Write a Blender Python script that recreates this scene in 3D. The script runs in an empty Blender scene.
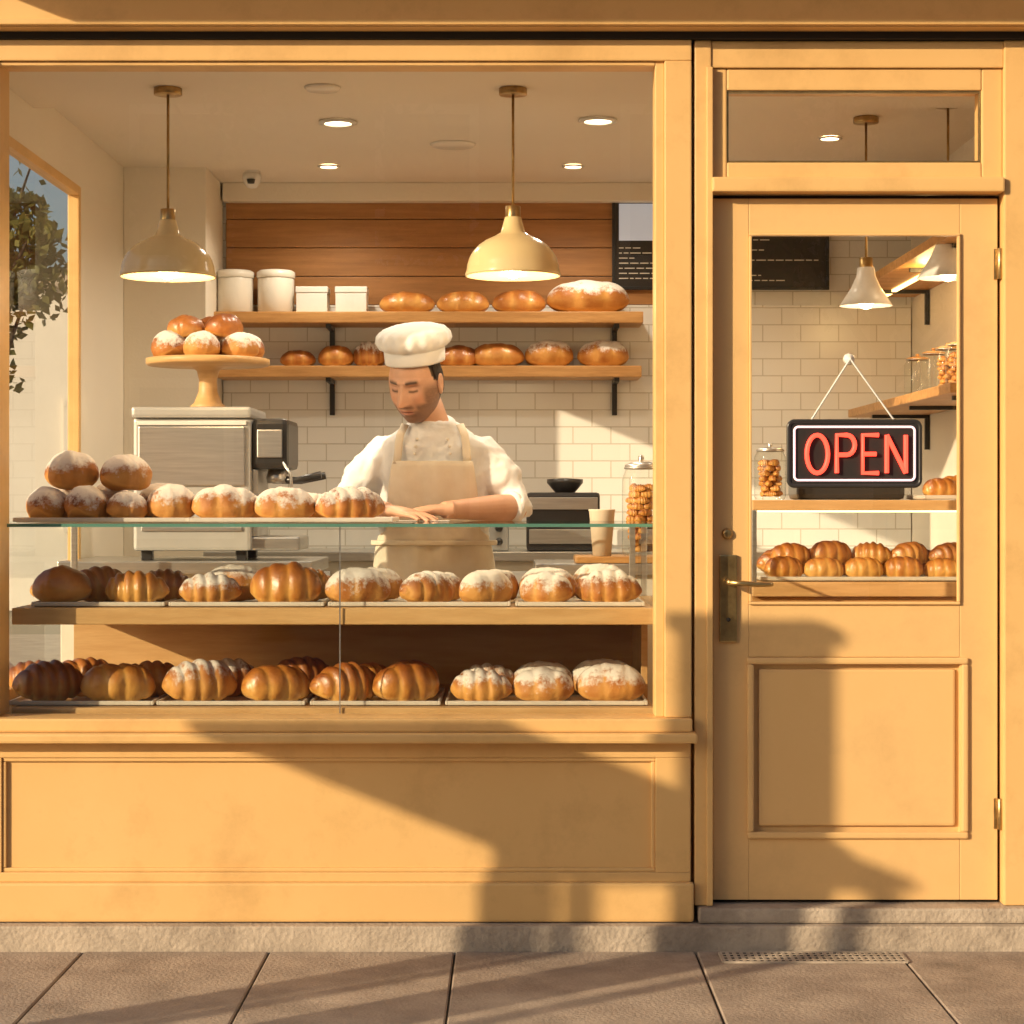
import bpy, bmesh, math, random
from mathutils import Vector, Matrix, Euler, noise
random.seed(7)
sc = bpy.context.scene
COL = sc.collection
# ---------------------------------------------------------------- survey
EYE = 1.31      # eye height above pavement
DIST = 6.0      # camera to facade
FL = 2040.0
def W(px, py, y):
    s = FL/(DIST+y)
    return ((px-512)/s, y, EYE+(500-py)/s)
def X(px, y=0.0): return W(px, 500, y)[0]
def Z(py, y=0.0): return W(512, py, y)[2]
# ---------------------------------------------------------------- materials
def new_mat(name):
    m = bpy.data.materials.new(name); m.use_nodes = True
    nt = m.node_tree; b = nt.nodes['Principled BSDF']
    return m, nt, b
def N(nt, t, **kw):
    n = nt.nodes.new(t)
    for k, v in kw.items():
        if k.startswith('i_'):
            key = k[2:]
            key = int(key) if key.isdigit() else key.replace('_', ' ')
            n.inputs[key].default_value = v
        else: setattr(n, k, v)
    return n
def c4(c): return (c[0], c[1], c[2], 1)
def surf(name, a, b2=None, rough=.5, scale=4, bump=.1, bscale=60, metal=0, stretch=(1,1,1), coord='Object', spec=.5, detail=6, dirt=None, dirtscale=1.3, bdist=.01):
    m, nt, b = new_mat(name)
    if b2 is None: b2 = tuple(x*.85 for x in a)
    tc = N(nt, 'ShaderNodeTexCoord'); mp = N(nt, 'ShaderNodeMapping'); mp.inputs['Scale'].default_value = stretch
    nt.links.new(tc.outputs[coord], mp.inputs[0])
    n1 = N(nt, 'ShaderNodeTexNoise', i_Scale=scale, i_Detail=detail, i_Roughness=.6)
    nt.links.new(mp.outputs[0], n1.inputs[0])
    cr = N(nt, 'ShaderNodeValToRGB')
    cr.color_ramp.elements[0].position = .32; cr.color_ramp.elements[1].position = .68
    cr.color_ramp.elements[0].color = c4(b2); cr.color_ramp.elements[1].color = c4(a)
    nt.links.new(n1.outputs[0], cr.inputs[0])
    out = cr.outputs[0]
    if dirt:
        n3 = N(nt, 'ShaderNodeTexNoise', i_Scale=dirtscale, i_Detail=9, i_Roughness=.72)
        nt.links.new(tc.outputs[coord], n3.inputs[0])
        r3 = N(nt, 'ShaderNodeValToRGB'); r3.color_ramp.elements[0].position = .5; r3.color_ramp.elements[1].position = .75
        r3.color_ramp.elements[1].color = (.8,.8,.8,1)
        nt.links.new(n3.outputs[0], r3.inputs[0])
        mx = N(nt, 'ShaderNodeMixRGB'); mx.inputs[2].default_value = c4(dirt)
        nt.links.new(r3.outputs[0], mx.inputs[0]); nt.links.new(out, mx.inputs[1]); out = mx.outputs[0]
    nt.links.new(out, b.inputs['Base Color'])
    b.inputs['Roughness'].default_value = rough; b.inputs['Metallic'].default_value = metal
    b.inputs['Specular IOR Level'].default_value = spec
    if bump:
        n2 = N(nt, 'ShaderNodeTexNoise', i_Scale=bscale, i_Detail=5)
        nt.links.new(mp.outputs[0], n2.inputs[0])
        bp = N(nt, 'ShaderNodeBump', i_Strength=bump, i_Distance=bdist)
        nt.links.new(n2.outputs[0], bp.inputs['Height']); nt.links.new(bp.outputs[0], b.inputs['Normal'])
    return m
def emis(name, col, st, base=1.0):
    m, nt, b = new_mat(name)
    b.inputs['Base Color'].default_value = c4(tuple(x*base for x in col))
    b.inputs['Emission Color'].default_value = c4(col); b.inputs['Emission Strength'].default_value = st
    return m
def glassmat(name, tint=(1,1,1), ior=1.45, rough=0.0):
    m = bpy.data.materials.new(name); m.use_nodes = True; nt = m.node_tree; nt.nodes.clear()
    o = N(nt, 'ShaderNodeOutputMaterial'); t = N(nt, 'ShaderNodeBsdfTransparent'); g = N(nt, 'ShaderNodeBsdfGlossy')
    t.inputs[0].default_value = c4(tint); g.inputs['Roughness'].default_value = rough
    # two-sided Schlick reflectance for a thin pane
    ge = N(nt,'ShaderNodeNewGeometry'); dt = N(nt,'ShaderNodeVectorMath', operation='DOT_PRODUCT')
    nt.links.new(ge.outputs['Normal'], dt.inputs[0]); nt.links.new(ge.outputs['Incoming'], dt.inputs[1])
    ab = N(nt,'ShaderNodeMath', operation='ABSOLUTE'); nt.links.new(dt.outputs['Value'], ab.inputs[0])
    om = N(nt,'ShaderNodeMath', operation='SUBTRACT'); om.inputs[0].default_value=1.0; nt.links.new(ab.outputs[0], om.inputs[1])
    pw = N(nt,'ShaderNodeMath', operation='POWER'); pw.inputs[1].default_value=5.0; nt.links.new(om.outputs[0], pw.inputs[0])
    r0=((ior-1)/(ior+1))**2*1.7
    f = N(nt,'ShaderNodeMath', operation='MULTIPLY_ADD'); f.inputs[1].default_value=1-r0; f.inputs[2].default_value=r0; nt.links.new(pw.outputs[0], f.inputs[0])
    mx = N(nt, 'ShaderNodeMixShader')
    nt.links.new(f.outputs[0], mx.inputs[0]); nt.links.new(t.outputs[0], mx.inputs[1]); nt.links.new(g.outputs[0], mx.inputs[2])
    nt.links.new(mx.outputs[0], o.inputs[0]); return m

M = {}
M['paint'] = surf('ochre_paint', (.77,.485,.195), (.73,.45,.17), rough=.42, scale=2.2, bump=.12, bscale=45, dirt=(.56,.33,.12), dirtscale=3.3, bdist=.004)
M['paint_door'] = surf('door_paint', (.79,.505,.215), (.75,.47,.19), rough=.38, scale=3, bump=.1, bscale=50, dirt=(.62,.38,.155), dirtscale=3.0, bdist=.004)
M['gap'] = surf('dark_gap', (.02,.015,.012), rough=.8, bump=0)
M['stone'] = surf('plinth_stone', (.52,.43,.33), (.36,.29,.22), rough=.85, scale=9, bump=.5, bscale=70, dirt=(.16,.12,.09), dirtscale=3)
M['cream'] = surf('cream_plaster', (.82,.75,.63), (.79,.72,.60), rough=.8, scale=1.5, bump=.1, bscale=90)
M['ceil'] = surf('ceiling_plaster', (.80,.72,.60), (.77,.69,.57), rough=.85, scale=1.2, bump=.05)
M['wood'] = surf('oak_wood', (.60,.32,.11), (.42,.20,.06), rough=.45, scale=5, stretch=(1,6,9), bump=.15, bscale=25, detail=9)
M['woodpanel'] = surf('wood_panelling', (.47,.22,.068), (.31,.135,.038), rough=.5, scale=3.5, stretch=(.7,1,9), bump=.12, bscale=20, detail=10)
M['woodlight'] = surf('light_wood', (.68,.42,.18), (.56,.32,.12), rough=.45, scale=5, stretch=(1,5,8), bump=.12, bscale=25, detail=9)
M['black'] = surf('black_metal', (.02,.02,.02), rough=.4, bump=.05)
M['blackplastic'] = surf('black_plastic', (.035,.032,.03), rough=.3, bump=.03)
M['steel'] = surf('brushed_steel', (.62,.60,.56), (.50,.48,.45), rough=.32, metal=.85, scale=6, stretch=(1,1,20), bump=.05, bscale=40)
M['steelpaint'] = surf('machine_panel', (.50,.49,.46), (.44,.43,.40), rough=.35, metal=.2, bump=.03)
M['brass'] = surf('aged_brass', (.55,.38,.16), (.34,.22,.09), rough=.35, metal=.9, scale=25, bump=.1)
M['shade'] = surf('enamel_shade', (.78,.60,.32), (.72,.55,.28), rough=.2, bump=.02)
M['ceramic'] = surf('cream_ceramic', (.82,.78,.70), (.80,.75,.66), rough=.25, bump=.02)
M['paper'] = surf('white_paper', (.82,.80,.75), rough=.7, bump=.05)
M['kraft'] = surf('cup_paper', (.80,.70,.54), rough=.7, bump=.05)
M['white'] = surf('white_enamel', (.82,.80,.76), rough=.3, bump=.02)
M['tray'] = surf('tray_enamel', (.70,.64,.54), (.60,.53,.43), rough=.35, bump=.05, scale=8)
M['jacket'] = surf('white_cotton', (.83,.83,.82), (.79,.79,.78), rough=.85, bump=.35, bscale=14, scale=3, spec=.2, bdist=.02)
M['apron'] = surf('linen_apron', (.80,.72,.58), (.75,.66,.52), rough=.9, bump=.35, bscale=16, scale=20, spec=.15, bdist=.015)
M['trouser'] = surf('dark_trousers', (.04,.04,.045), rough=.9, bump=.2)
M['skin'] = surf('skin', (.66,.38,.245), (.61,.34,.215), rough=.5, scale=14, bump=.08, bscale=120)
M['floor'] = surf('shop_floor', (.34,.24,.16), (.28,.2,.13), rough=.4, scale=3)
M['asphalt'] = surf('asphalt', (.06,.058,.055), (.04,.04,.04), rough=.9, bump=.6, bscale=150)
M['kerb'] = surf('kerb_stone', (.3,.28,.25), (.22,.2,.18), rough=.85, bump=.4)
M['ground'] = surf('earth_ground', (.12,.10,.07), (.08,.09,.05), rough=.95, scale=.4, bump=.3, bscale=8)
M['line'] = surf('road_paint', (.7,.7,.66), rough=.7)
M['bark'] = surf('bark', (.12,.085,.055), (.06,.045,.03), rough=.9, bump=.9, bscale=30, stretch=(1,1,.25))
M['fac1'] = surf('stucco_sand', (.45,.35,.24), (.38,.29,.19), rough=.9, scale=1.5, bump=.2)
M['fac2'] = surf('stucco_terracotta', (.42,.22,.13), (.34,.17,.1), rough=.9, scale=1.5, bump=.2)
M['fac3'] = surf('stucco_white', (.80,.75,.66), (.74,.69,.6), rough=.9, scale=1.5, bump=.2)
M['darkglass'] = surf('dark_window_glass', (.03,.04,.05), rough=.08, bump=0)
M['canvas'] = surf('shade_board_canvas', (.5,.18,.1), (.44,.15,.08), rough=.9, bump=.2)
M['glass'] = glassmat('window_glass', (.985,.985,.97), 1.42)
M['caseglass'] = glassmat('case_glass', (.96,.985,.97), 1.4)
M['jarglass'] = glassmat('jar_glass', (.97,.98,.96), 1.35)
M['glassedge'] = surf('glass_edge', (.12,.28,.22), rough=.1, bump=0)
M['bulb'] = emis('bulb_glow', (1,.72,.38), 14)
M['led'] = emis('downlight_glow', (1,.78,.5), 9)
M['strip'] = emis('strip_glow', (1,.66,.25), 5)
M['neon'] = emis('neon_red', (1,.055,.028), 3.6, .15)
M['neonw'] = emis('neon_border', (1,.70,.72), .85)
M['screen'] = emis('lit_menu', (.55,.6,.68), .35)

def leafmat(name, a, b2):
    m, nt, b = new_mat(name)
    g = N(nt, 'ShaderNodeNewGeometry'); n1 = N(nt,'ShaderNodeTexNoise', i_Scale=1.3, i_Detail=3)
    nt.links.new(g.outputs['Position'], n1.inputs[0])
    cr = N(nt,'ShaderNodeValToRGB'); cr.color_ramp.elements[0].position=.35; cr.color_ramp.elements[1].position=.65
    cr.color_ramp.elements[0].color=c4(b2); cr.color_ramp.elements[1].color=c4(a)
    nt.links.new(n1.outputs[0], cr.inputs[0]); nt.links.new(cr.outputs[0], b.inputs['Base Color'])
    b.inputs['Roughness'].default_value=.6
    tr = N(nt,'ShaderNodeBsdfTranslucent'); nt.links.new(cr.outputs[0], tr.inputs[0])
    mx = N(nt,'ShaderNodeMixShader'); mx.inputs[0].default_value=.35
    o = nt.nodes['Material Output']
    nt.links.new(b.outputs[0], mx.inputs[1]); nt.links.new(tr.outputs[0], mx.inputs[2]); nt.links.new(mx.outputs[0], o.inputs[0])
    return m
M['leaf'] = leafmat('leaves', (.26,.23,.05), (.11,.13,.03))

def tilemat():
    m, nt, b = new_mat('subway_tile')
    tc = N(nt,'ShaderNodeTexCoord'); sp = N(nt,'ShaderNodeSeparateXYZ'); cb = N(nt,'ShaderNodeCombineXYZ')
    nt.links.new(tc.outputs['Object'], sp.inputs[0])
    ad = N(nt,'ShaderNodeMath', operation='ADD')
    nt.links.new(sp.outputs[0], ad.inputs[0]); nt.links.new(sp.outputs[1], ad.inputs[1])
    nt.links.new(ad.outputs[0], cb.inputs[0]); nt.links.new(sp.outputs[2], cb.inputs[1])
    br = N(nt,'ShaderNodeTexBrick', i_Scale=1.0)
    br.inputs['Brick Width'].default_value=.165; br.inputs['Row Height'].default_value=.074; br.inputs['Mortar Size'].default_value=.0025
    br.inputs['Color1'].default_value=(.84,.82,.77,1); br.inputs['Color2'].default_value=(.81,.79,.74,1); br.inputs['Mortar'].default_value=(.60,.56,.48,1)
    nt.links.new(cb.outputs[0], br.inputs[0]); nt.links.new(br.outputs[0], b.inputs['Base Color'])
    bp = N(nt,'ShaderNodeBump', i_Strength=.5, i_Distance=.004); bp.invert=True
    nt.links.new(br.outputs['Fac'], bp.inputs['Height']); nt.links.new(bp.outputs[0], b.inputs['Normal'])
    b.inputs['Roughness'].default_value=.22
    return m
M['tile'] = tilemat()

def breadmat(name, light, mid, dark, sugar=0.0, lo=.25, hi=.85):
    m, nt, b = new_mat(name)
    tc = N(nt,'ShaderNodeTexCoord')
    oi = N(nt,'ShaderNodeObjectInfo')
    vm = N(nt,'ShaderNodeVectorMath', operation='ADD'); nt.links.new(tc.outputs['Object'], vm.inputs[0])
    ml = N(nt,'ShaderNodeMath', operation='MULTIPLY'); ml.inputs[1].default_value=37.0
    nt.links.new(oi.outputs['Random'], ml.inputs[0]); nt.links.new(ml.outputs[0], vm.inputs[1])
    n1 = N(nt,'ShaderNodeTexNoise', i_Scale=16, i_Detail=6, i_Roughness=.65); nt.links.new(vm.outputs[0], n1.inputs[0])
    at = N(nt,'ShaderNodeAttribute'); at.attribute_name='crust'
    a1 = N(nt,'ShaderNodeMath', operation='MULTIPLY_ADD'); a1.inputs[1].default_value=.55; a1.inputs[2].default_value=-.28
    nt.links.new(n1.outputs[0], a1.inputs[0])
    a2 = N(nt,'ShaderNodeMath', operation='ADD'); nt.links.new(a1.outputs[0], a2.inputs[0]); nt.links.new(at.outputs['Fac'], a2.inputs[1])
    a3 = N(nt,'ShaderNodeMath', operation='MULTIPLY_ADD'); a3.inputs[1].default_value=.3; a3.inputs[2].default_value=-.15
    nt.links.new(oi.outputs['Random'], a3.inputs[0])
    a4 = N(nt,'ShaderNodeMath', operation='ADD'); nt.links.new(a2.outputs[0], a4.inputs[0]); nt.links.new(a3.outputs[0], a4.inputs[1])
    cr = N(nt,'ShaderNodeValToRGB'); e = cr.color_ramp.elements
    e[0].position=lo; e[0].color=c4(light); e[1].position=hi; e[1].color=c4(dark)
    k = e.new((lo+hi)/2); k.color=c4(mid)
    nt.links.new(a4.outputs[0], cr.inputs[0]); out = cr.outputs[0]
    if sugar>0:
        g = N(nt,'ShaderNodeNewGeometry'); sn = N(nt,'ShaderNodeSeparateXYZ'); nt.links.new(g.outputs['Normal'], sn.inputs[0])
        n2 = N(nt,'ShaderNodeTexNoise', i_Scale=60, i_Detail=5, i_Roughness=.8); nt.links.new(vm.outputs[0], n2.inputs[0])
        n5 = N(nt,'ShaderNodeTexNoise', i_Scale=14, i_Detail=2); nt.links.new(vm.outputs[0], n5.inputs[0])
        s1 = N(nt,'ShaderNodeMath', operation='MULTIPLY_ADD'); s1.inputs[1].default_value=.55; s1.inputs[2].default_value=sugar-1.25
        nt.links.new(sn.outputs[2], s1.inputs[0])
        s2 = N(nt,'ShaderNodeMath', operation='ADD'); nt.links.new(s1.outputs[0], s2.inputs[0]); nt.links.new(n2.outputs[0], s2.inputs[1])
        s3 = N(nt,'ShaderNodeMath', operation='MULTIPLY_ADD'); s3.inputs[1].default_value=.8
        nt.links.new(n5.outputs[0], s3.inputs[0]); nt.links.new(s2.outputs[0], s3.inputs[2])
        r = N(nt,'ShaderNodeValToRGB'); r.color_ramp.elements[0].position=.42; r.color_ramp.elements[1].position=.66
        r.color_ramp.elements[1].color=(.9,.9,.9,1)
        nt.links.new(s3.outputs[0], r.inputs[0])
        mx = N(nt,'ShaderNodeMixRGB'); mx.inputs[2].default_value=(.80,.75,.67,1)
        nt.links.new(r.outputs[0], mx.inputs[0]); nt.links.new(out, mx.inputs[1]); out = mx.outputs[0]
        b.inputs['Roughness'].default_value=.6
    else:
        b.inputs['Roughness'].default_value=.38; b.inputs['Coat Weight'].default_value=.2; b.inputs['Coat Roughness'].default_value=.25
    nt.links.new(out, b.inputs['Base Color'])
    n4 = N(nt,'ShaderNodeTexNoise', i_Scale=60, i_Detail=6); nt.links.new(vm.outputs[0], n4.inputs[0])
    bp = N(nt,'ShaderNodeBump', i_Strength=.4, i_Distance=.006); nt.links.new(n4.outputs[0], bp.inputs['Height']); nt.links.new(bp.outputs[0], b.inputs['Normal'])
    return m
M['b_gold'] = breadmat('golden_crust', (.70,.37,.09), (.50,.19,.032), (.24,.065,.012), 0, .2, .95)
M['b_dark'] = breadmat('dark_crust', (.72,.38,.10), (.47,.165,.032), (.18,.05,.012), 0, .15,.9)
M['b_sugar'] = breadmat('sugared_crust', (.64,.31,.075), (.44,.155,.026), (.19,.052,.012), .70)
M['b_sugar2'] = breadmat('lightly_sugared_crust', (.64,.31,.07), (.42,.145,.024), (.18,.048,.011), .62)

# ---------------------------------------------------------------- mesh helpers
def link(o, parent=None):
    COL.objects.link(o)
    if parent is not None: o.parent = parent
    return o
def empty(name, loc=(0,0,0)):
    e = bpy.data.objects.new(name, None); e.empty_display_size=.1; e.location = loc; COL.objects.link(e); return e
def obj_from_bm(bm, name, mat, parent=None, smooth=False):
    me = bpy.data.meshes.new(name); bmesh.ops.recalc_face_normals(bm, faces=bm.faces); bm.to_mesh(me); bm.free()
    if mat: me.materials.append(mat)
    if smooth:
        for p in me.polygons: p.use_smooth=True
    return link(bpy.data.objects.new(name, me), parent)
def bm_box(bm, x0,x1,y0,y1,z0,z1, bev=0.0, seg=2):
    t = bmesh.new()
    bmesh.ops.create_cube(t, size=1)
    for v in t.verts: v.co = Vector(((x0+x1)/2+v.co.x*(x1-x0), (y0+y1)/2+v.co.y*(y1-y0), (z0+z1)/2+v.co.z*(z1-z0)))
    if bev>0: bmesh.ops.bevel(t, geom=list(t.edges), offset=bev, segments=seg, affect='EDGES', profile=.6)
    me = bpy.data.meshes.new('t'); t.to_mesh(me); t.free(); bm.from_mesh(me); bpy.data.meshes.remove(me)
def box(name, x0,x1,y0,y1,z0,z1, mat, parent=None, bev=.004):
    bm = bmesh.new(); bm_box(bm, min(x0,x1),max(x0,x1),min(y0,y1),max(y0,y1),min(z0,z1),max(z0,z1), bev)
    return obj_from_bm(bm, name, mat, parent)
def boxes(name, lst, mat, parent=None, bev=.004):
    bm = bmesh.new()
    for l in lst: bm_box(bm, min(l[0],l[1]),max(l[0],l[1]),min(l[2],l[3]),max(l[2],l[3]),min(l[4],l[5]),max(l[4],l[5]), bev)
    return obj_from_bm(bm, name, mat, parent)
def lathe(name, prof, loc, mat, parent=None, seg=40, ex=1, ey=1, pleat=None, smooth=True):
    bm = bmesh.new(); rings=[]
    for i,(r,z) in enumerate(prof):
        if r<1e-5: rings.append([bm.verts.new((loc[0],loc[1],loc[2]+z))]); continue
        ring=[]
        for k in range(seg):
            a=2*math.pi*k/seg; rr=r
            if pleat: rr*=1+pleat[i]*math.sin(a*16)
            ring.append(bm.verts.new((loc[0]+rr*ex*math.cos(a), loc[1]+rr*ey*math.sin(a), loc[2]+z)))
        rings.append(ring)
    for a,b in zip(rings,rings[1:]):
        if len(a)==1 and len(b)==1: continue
        for k in range(seg):
            k2=(k+1)%seg
            if len(a)==1: bm.faces.new((a[0],b[k],b[k2]))
            elif len(b)==1: bm.faces.new((a[k],a[k2],b[0]))
            else: bm.faces.new((a[k],a[k2],b[k2],b[k]))
    return obj_from_bm(bm, name, mat, parent, smooth)
def bm_tube(bm, pts, rad, seg=12, flat=None):
    pts=[Vector(p) for p in pts]; rings=[]
    for i,p in enumerate(pts):
        if i==0: t=pts[1]-pts[0]
        elif i==len(pts)-1: t=pts[-1]-pts[-2]
        else: t=(pts[i+1]-pts[i]).normalized()+(pts[i]-pts[i-1]).normalized()
        t.normalize()
        up=Vector((0,0,1)) if abs(t.z)<.92 else Vector((0,1,0))
        if flat is not None: up=Vector(flat)
        s=t.cross(up).normalized(); u=s.cross(t).normalized()
        r=rad[i] if isinstance(rad,(list,tuple)) else rad
        ru,rs=(r if isinstance(r,tuple) else (r,r))
        rings.append([bm.verts.new(p+u*ru*math.sin(2*math.pi*k/seg)+s*rs*math.cos(2*math.pi*k/seg)) for k in range(seg)])
    for a,b in zip(rings,rings[1:]):
        for k in range(seg): bm.faces.new((a[k],a[(k+1)%seg],b[(k+1)%seg],b[k]))
    bm.faces.new(rings[0][::-1]); bm.faces.new(rings[-1])
def tube(name, pts, rad, mat, parent=None, seg=12, flat=None):
    bm=bmesh.new(); bm_tube(bm,pts,rad,seg,flat); return obj_from_bm(bm,name,mat,parent,True)
def cyl(name, p, r, h, mat, parent=None, seg=32):
    return lathe(name, [(0,0),(r*.97,0),(r,r*.03),(r,h-r*.03),(r*.97,h),(0,h)], p, mat, parent, seg)
def sheet(name, x0,x1,y0,y1,z0,z1, mat, parent=None):
    bm=bmesh.new()
    if y0==y1: vs=[(x0,y0,z0),(x1,y0,z0),(x1,y0,z1),(x0,y0,z1)]
    elif x0==x1: vs=[(x0,y0,z0),(x0,y1,z0),(x0,y1,z1),(x0,y0,z1)]
    else: vs=[(x0,y0,z0),(x1,y0,z0),(x1,y1,z0),(x0,y1,z0)]
    bm.faces.new([bm.verts.new(v) for v in vs]); return obj_from_bm(bm,name,mat,parent)

# ---------------------------------------------------------------- ground, street
sheet('ground', -120,120,-120,120,-.14,-.14, M['ground'])
box('road', -60,60,-11.5,-4.35,-.3,-.125, M['asphalt'], None, 0)
boxes('road_marking', [(x,x+2,-7.98,-7.86,-.124,-.120) for x in range(-40,40,4)], M['line'], None, 0)
sp_ = empty('pavement')
box('kerb_near', -60,60,-4.35,-4.2,-.3,-.001, M['kerb'], sp_, .01)
box('pavement_bed', -60,60,-4.2,14,-.3,-.012, M['gap'], sp_, 0)
M['slab'] = surf('paving_slab', (.45,.36,.28), (.29,.225,.175), rough=.8, scale=5, bump=.45, bscale=90, dirt=(.13,.10,.075), dirtscale=2.2, detail=9)
xs=[-1.80,-1.245,-.705,-.166,.533,1.117,1.70]
xs=[xs[0]-.58*i for i in range(14,0,-1)]+xs+[xs[-1]+.58*i for i in range(1,14)]
ys=[-.075,-1.0,-1.85,-2.7,-3.5,-4.2]
bm=bmesh.new()
for i in range(len(xs)-1):
    for j in range(len(ys)-1):
        dz=random.uniform(-.0015,.0015)
        bm_box(bm, xs[i]+.003,xs[i+1]-.003, ys[j+1]+.003, ys[j]-.003, -.06, dz, .004,1)
obj_from_bm(bm,'paving_slabs',M['slab'],sp_)
sheet('side_pavement', -12,12,.0,14,-.006,-.006, M['slab'], sp_)
box('pavement', -60,60,-15,-11.5,-.3,0, M['kerb'], None, .01)
gr=empty('drain_grate')
gx0,gx1=.60,1.12; gy0,gy1=-.235,-.105
bl=[(gx0,gx1,gy0,gy0+.008,.0,.006),(gx0,gx1,gy1-.008,gy1,.0,.006)]
for i in range(27): 
    x=gx0+(gx1-gx0)*i/26; bl.append((x-.0055,x+.0055,gy0+.008,gy1-.008,.0,.005))
for j in range(1,4):
    y=gy0+(gy1-gy0)*j/4; bl.append((gx0,gx1,y-.004,y+.004,.0005,.0056))
boxes('grate_bars', bl, M['stone'], gr, .001)
sheet('grate_pit', gx0,gx1,gy0,gy1,.0035,.0035, M['gap'], gr)

# ---------------------------------------------------------------- bakery building
B = empty('bakery_building')
P = M['paint']
wzt=Z(62)
box('stone_plinth', -1.72, 4.2, -.075, .25, -.1, .072, M['stone'], B, .006)
box('door_step', X(697), 1.56, -.045,.12,.073,.118, M['stone'], B, .008)
box('stallriser_wall', -1.70, X(668), .0,.10,.073,.60, P, B, .002)
box('skirting', -1.71, X(693), -.035,.0,.075,.19, P, B, .008)
boxes('riser_panel_frame', [(-1.70,X(690),-.018,.0,.19,.218),(-1.70,X(690),-.018,.0,Z(757),.60),
     (X(655),X(690),-.018,.0,.218,Z(757)),(-1.70,X(3),-.018,.0,.218,Z(757))], P, B, .003)
boxes('riser_panel_bead', [(X(3),X(655),-.012,.0,.218,.230),(X(3),X(655),-.012,.0,Z(757)-.012,Z(757)),(X(655)-.012,X(655),-.012,.0,.23,Z(757)-.012),(X(3),X(3)+.012,-.012,.0,.23,Z(757)-.012)], P, B, .004)
box('window_sill', -1.74, X(695), -.085,.11,.603,.632, P, B, .008)
box('sill_moulding', -1.70, X(691), -.05,.10,.6325,.672, P, B, .006)
box('pilaster', X(664), X(691), -.02,.16,.6725,wzt+.0, P, B, .004)
box('window_bead_right', X(655), X(664), -.006,.10,.6725,wzt, P, B, .003)
box('pilaster_lower', X(668), X(691), .0,.16,.073,.602, P, B, .002)
box('corner_post', -1.70,-1.512, -.02,.14,.6725,wzt, P, B, .004)
box('window_head', -1.70, X(691), -.02,.14,wzt,Z(41), P, B, .004)
box('window_head_bead', -1.51, X(655), -.008,.02,wzt-.012,wzt-.0005, P, B, .003)
box('fascia_shadow_gap', -1.72, 4.2, -.03,.14,Z(41)+.0005,Z(34), M['gap'], B, 0)  # solid near-black strip; the shade of the gap is put into its colour
box('fascia_board', -1.76, 4.2, -.085,.14,Z(34)+.0005,3.05, P, B, .005)
boxes('fascia_bead', [(-1.78,4.2,-.105,-.085,Z(34)+.004,Z(34)+.022)], P, B, .004)
box('unseen_shade_slab', -1.93, 4.2, -.62,-.0855,2.955,3.02, P, B, .006)  # unseen slab added above the frame to shade the fascia and window head
box('upper_wall', -1.70, 4.2, .0,.14,3.051,4.6, M['cream'], B, 0)
box('cornice', -1.85, 4.2, -.15,.14,4.6,4.75, P, B, .01)
sheet('shop_window_glass', -1.512, X(657), .03,.03,.672,wzt, M['glass'], B)
Dm=M['paint_door']
box('door_casing_left', X(694), X(711), -.012,.14,.073+.046,Z(41), P, B, .005)
box('casing_left_bead', X(706), X(711)+.004, -.02,-.0125,.12,Z(68), P, B, .003)
box('door_casing_right', X(1003), X(1003)+.14, -.012,.14,.119,Z(41), P, B, .005)
box('door_head', X(711), X(1003), -.006,.14,Z(68),Z(41)-.001, P, B, .004)
boxes('transom_frame', [(X(711)+.0005,X(727),.005,.1,Z(178),Z(68)-.0005),(X(982),X(1003)-.0005,.005,.1,Z(178),Z(68)-.0005),
      (X(727),X(982),.005,.1,Z(90),Z(68)-.0005),(X(727),X(982),.005,.1,Z(178),Z(162))], P, B, .005)
boxes('transom_bead', [(X(727),X(982),.012,.03,Z(90)-.006,Z(90)),(X(727),X(982),.012,.03,Z(162),Z(162)+.006),(X(727),X(727)+.006,.012,.03,Z(162)+.006,Z(90)-.006),(X(982)-.006,X(982),.012,.03,Z(162)+.006,Z(90)-.006)], M['brass'], B, .001)
box('transom_rail', X(711)+.001, X(1003)-.001, -.03,.1,Z(193),Z(178)-.0005, P, B, .006)
sheet('transom_glass', X(727),X(982),.05,.05,Z(162),Z(90), M['glass'], B)
box('wall_right', X(1003)+.141, 4.2, .0,.14,.073,Z(41), P, B, 0)
D = empty('door'); D.parent = B
dx0,dx1=X(714),X(1000); dzt=Z(197); dzb=.128
gx0,gx1=X(750),X(962); gzt=Z(232); gzb=Z(605)
px0,px1=X(748),X(970); pzt=Z(658); pzb=Z(840)
boxes('leaf_frame', [(dx0,gx0,.03,.075,dzb,dzt),(gx1+.0,dx1,.03,.075,dzb,dzt),(gx0,gx1,.03,.075,gzt,dzt),(gx0,gx1,.03,.075,pzt,gzb),(gx0,gx1,.03,.075,dzb,pzb)], Dm, D, .0025)
box('leaf_panel', gx0+.0,gx1-.0,.048,.07,pzb,pzt, Dm, D, 0)
boxes('panel_moulding', [(px0,px1,.018,.0295,pzt-.02,pzt),(px0,px1,.018,.0295,pzb,pzb+.02),(px0,px0+.02,.018,.0295,pzb+.02,pzt-.02),(px1-.02,px1,.018,.0295,pzb+.02,pzt-.02)], Dm, D, .006)
box('raised_field', px0+.035,px1-.035,.036,.0475,pzb+.035,pzt-.035, Dm, D, .008)
boxes('glazing_bead', [(gx0,gx1,.02,.04,gzt-.008,gzt),(gx0,gx1,.02,.04,gzb,gzb+.008),(gx0,gx0+.008,.02,.04,gzb+.008,gzt-.008),(gx1-.008,gx1,.02,.04,gzb+.008,gzt-.008)], Dm, D, .003)
sheet('door_glass', gx0,gx1,.055,.055,gzb,gzt, M['glass'], D)
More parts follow.
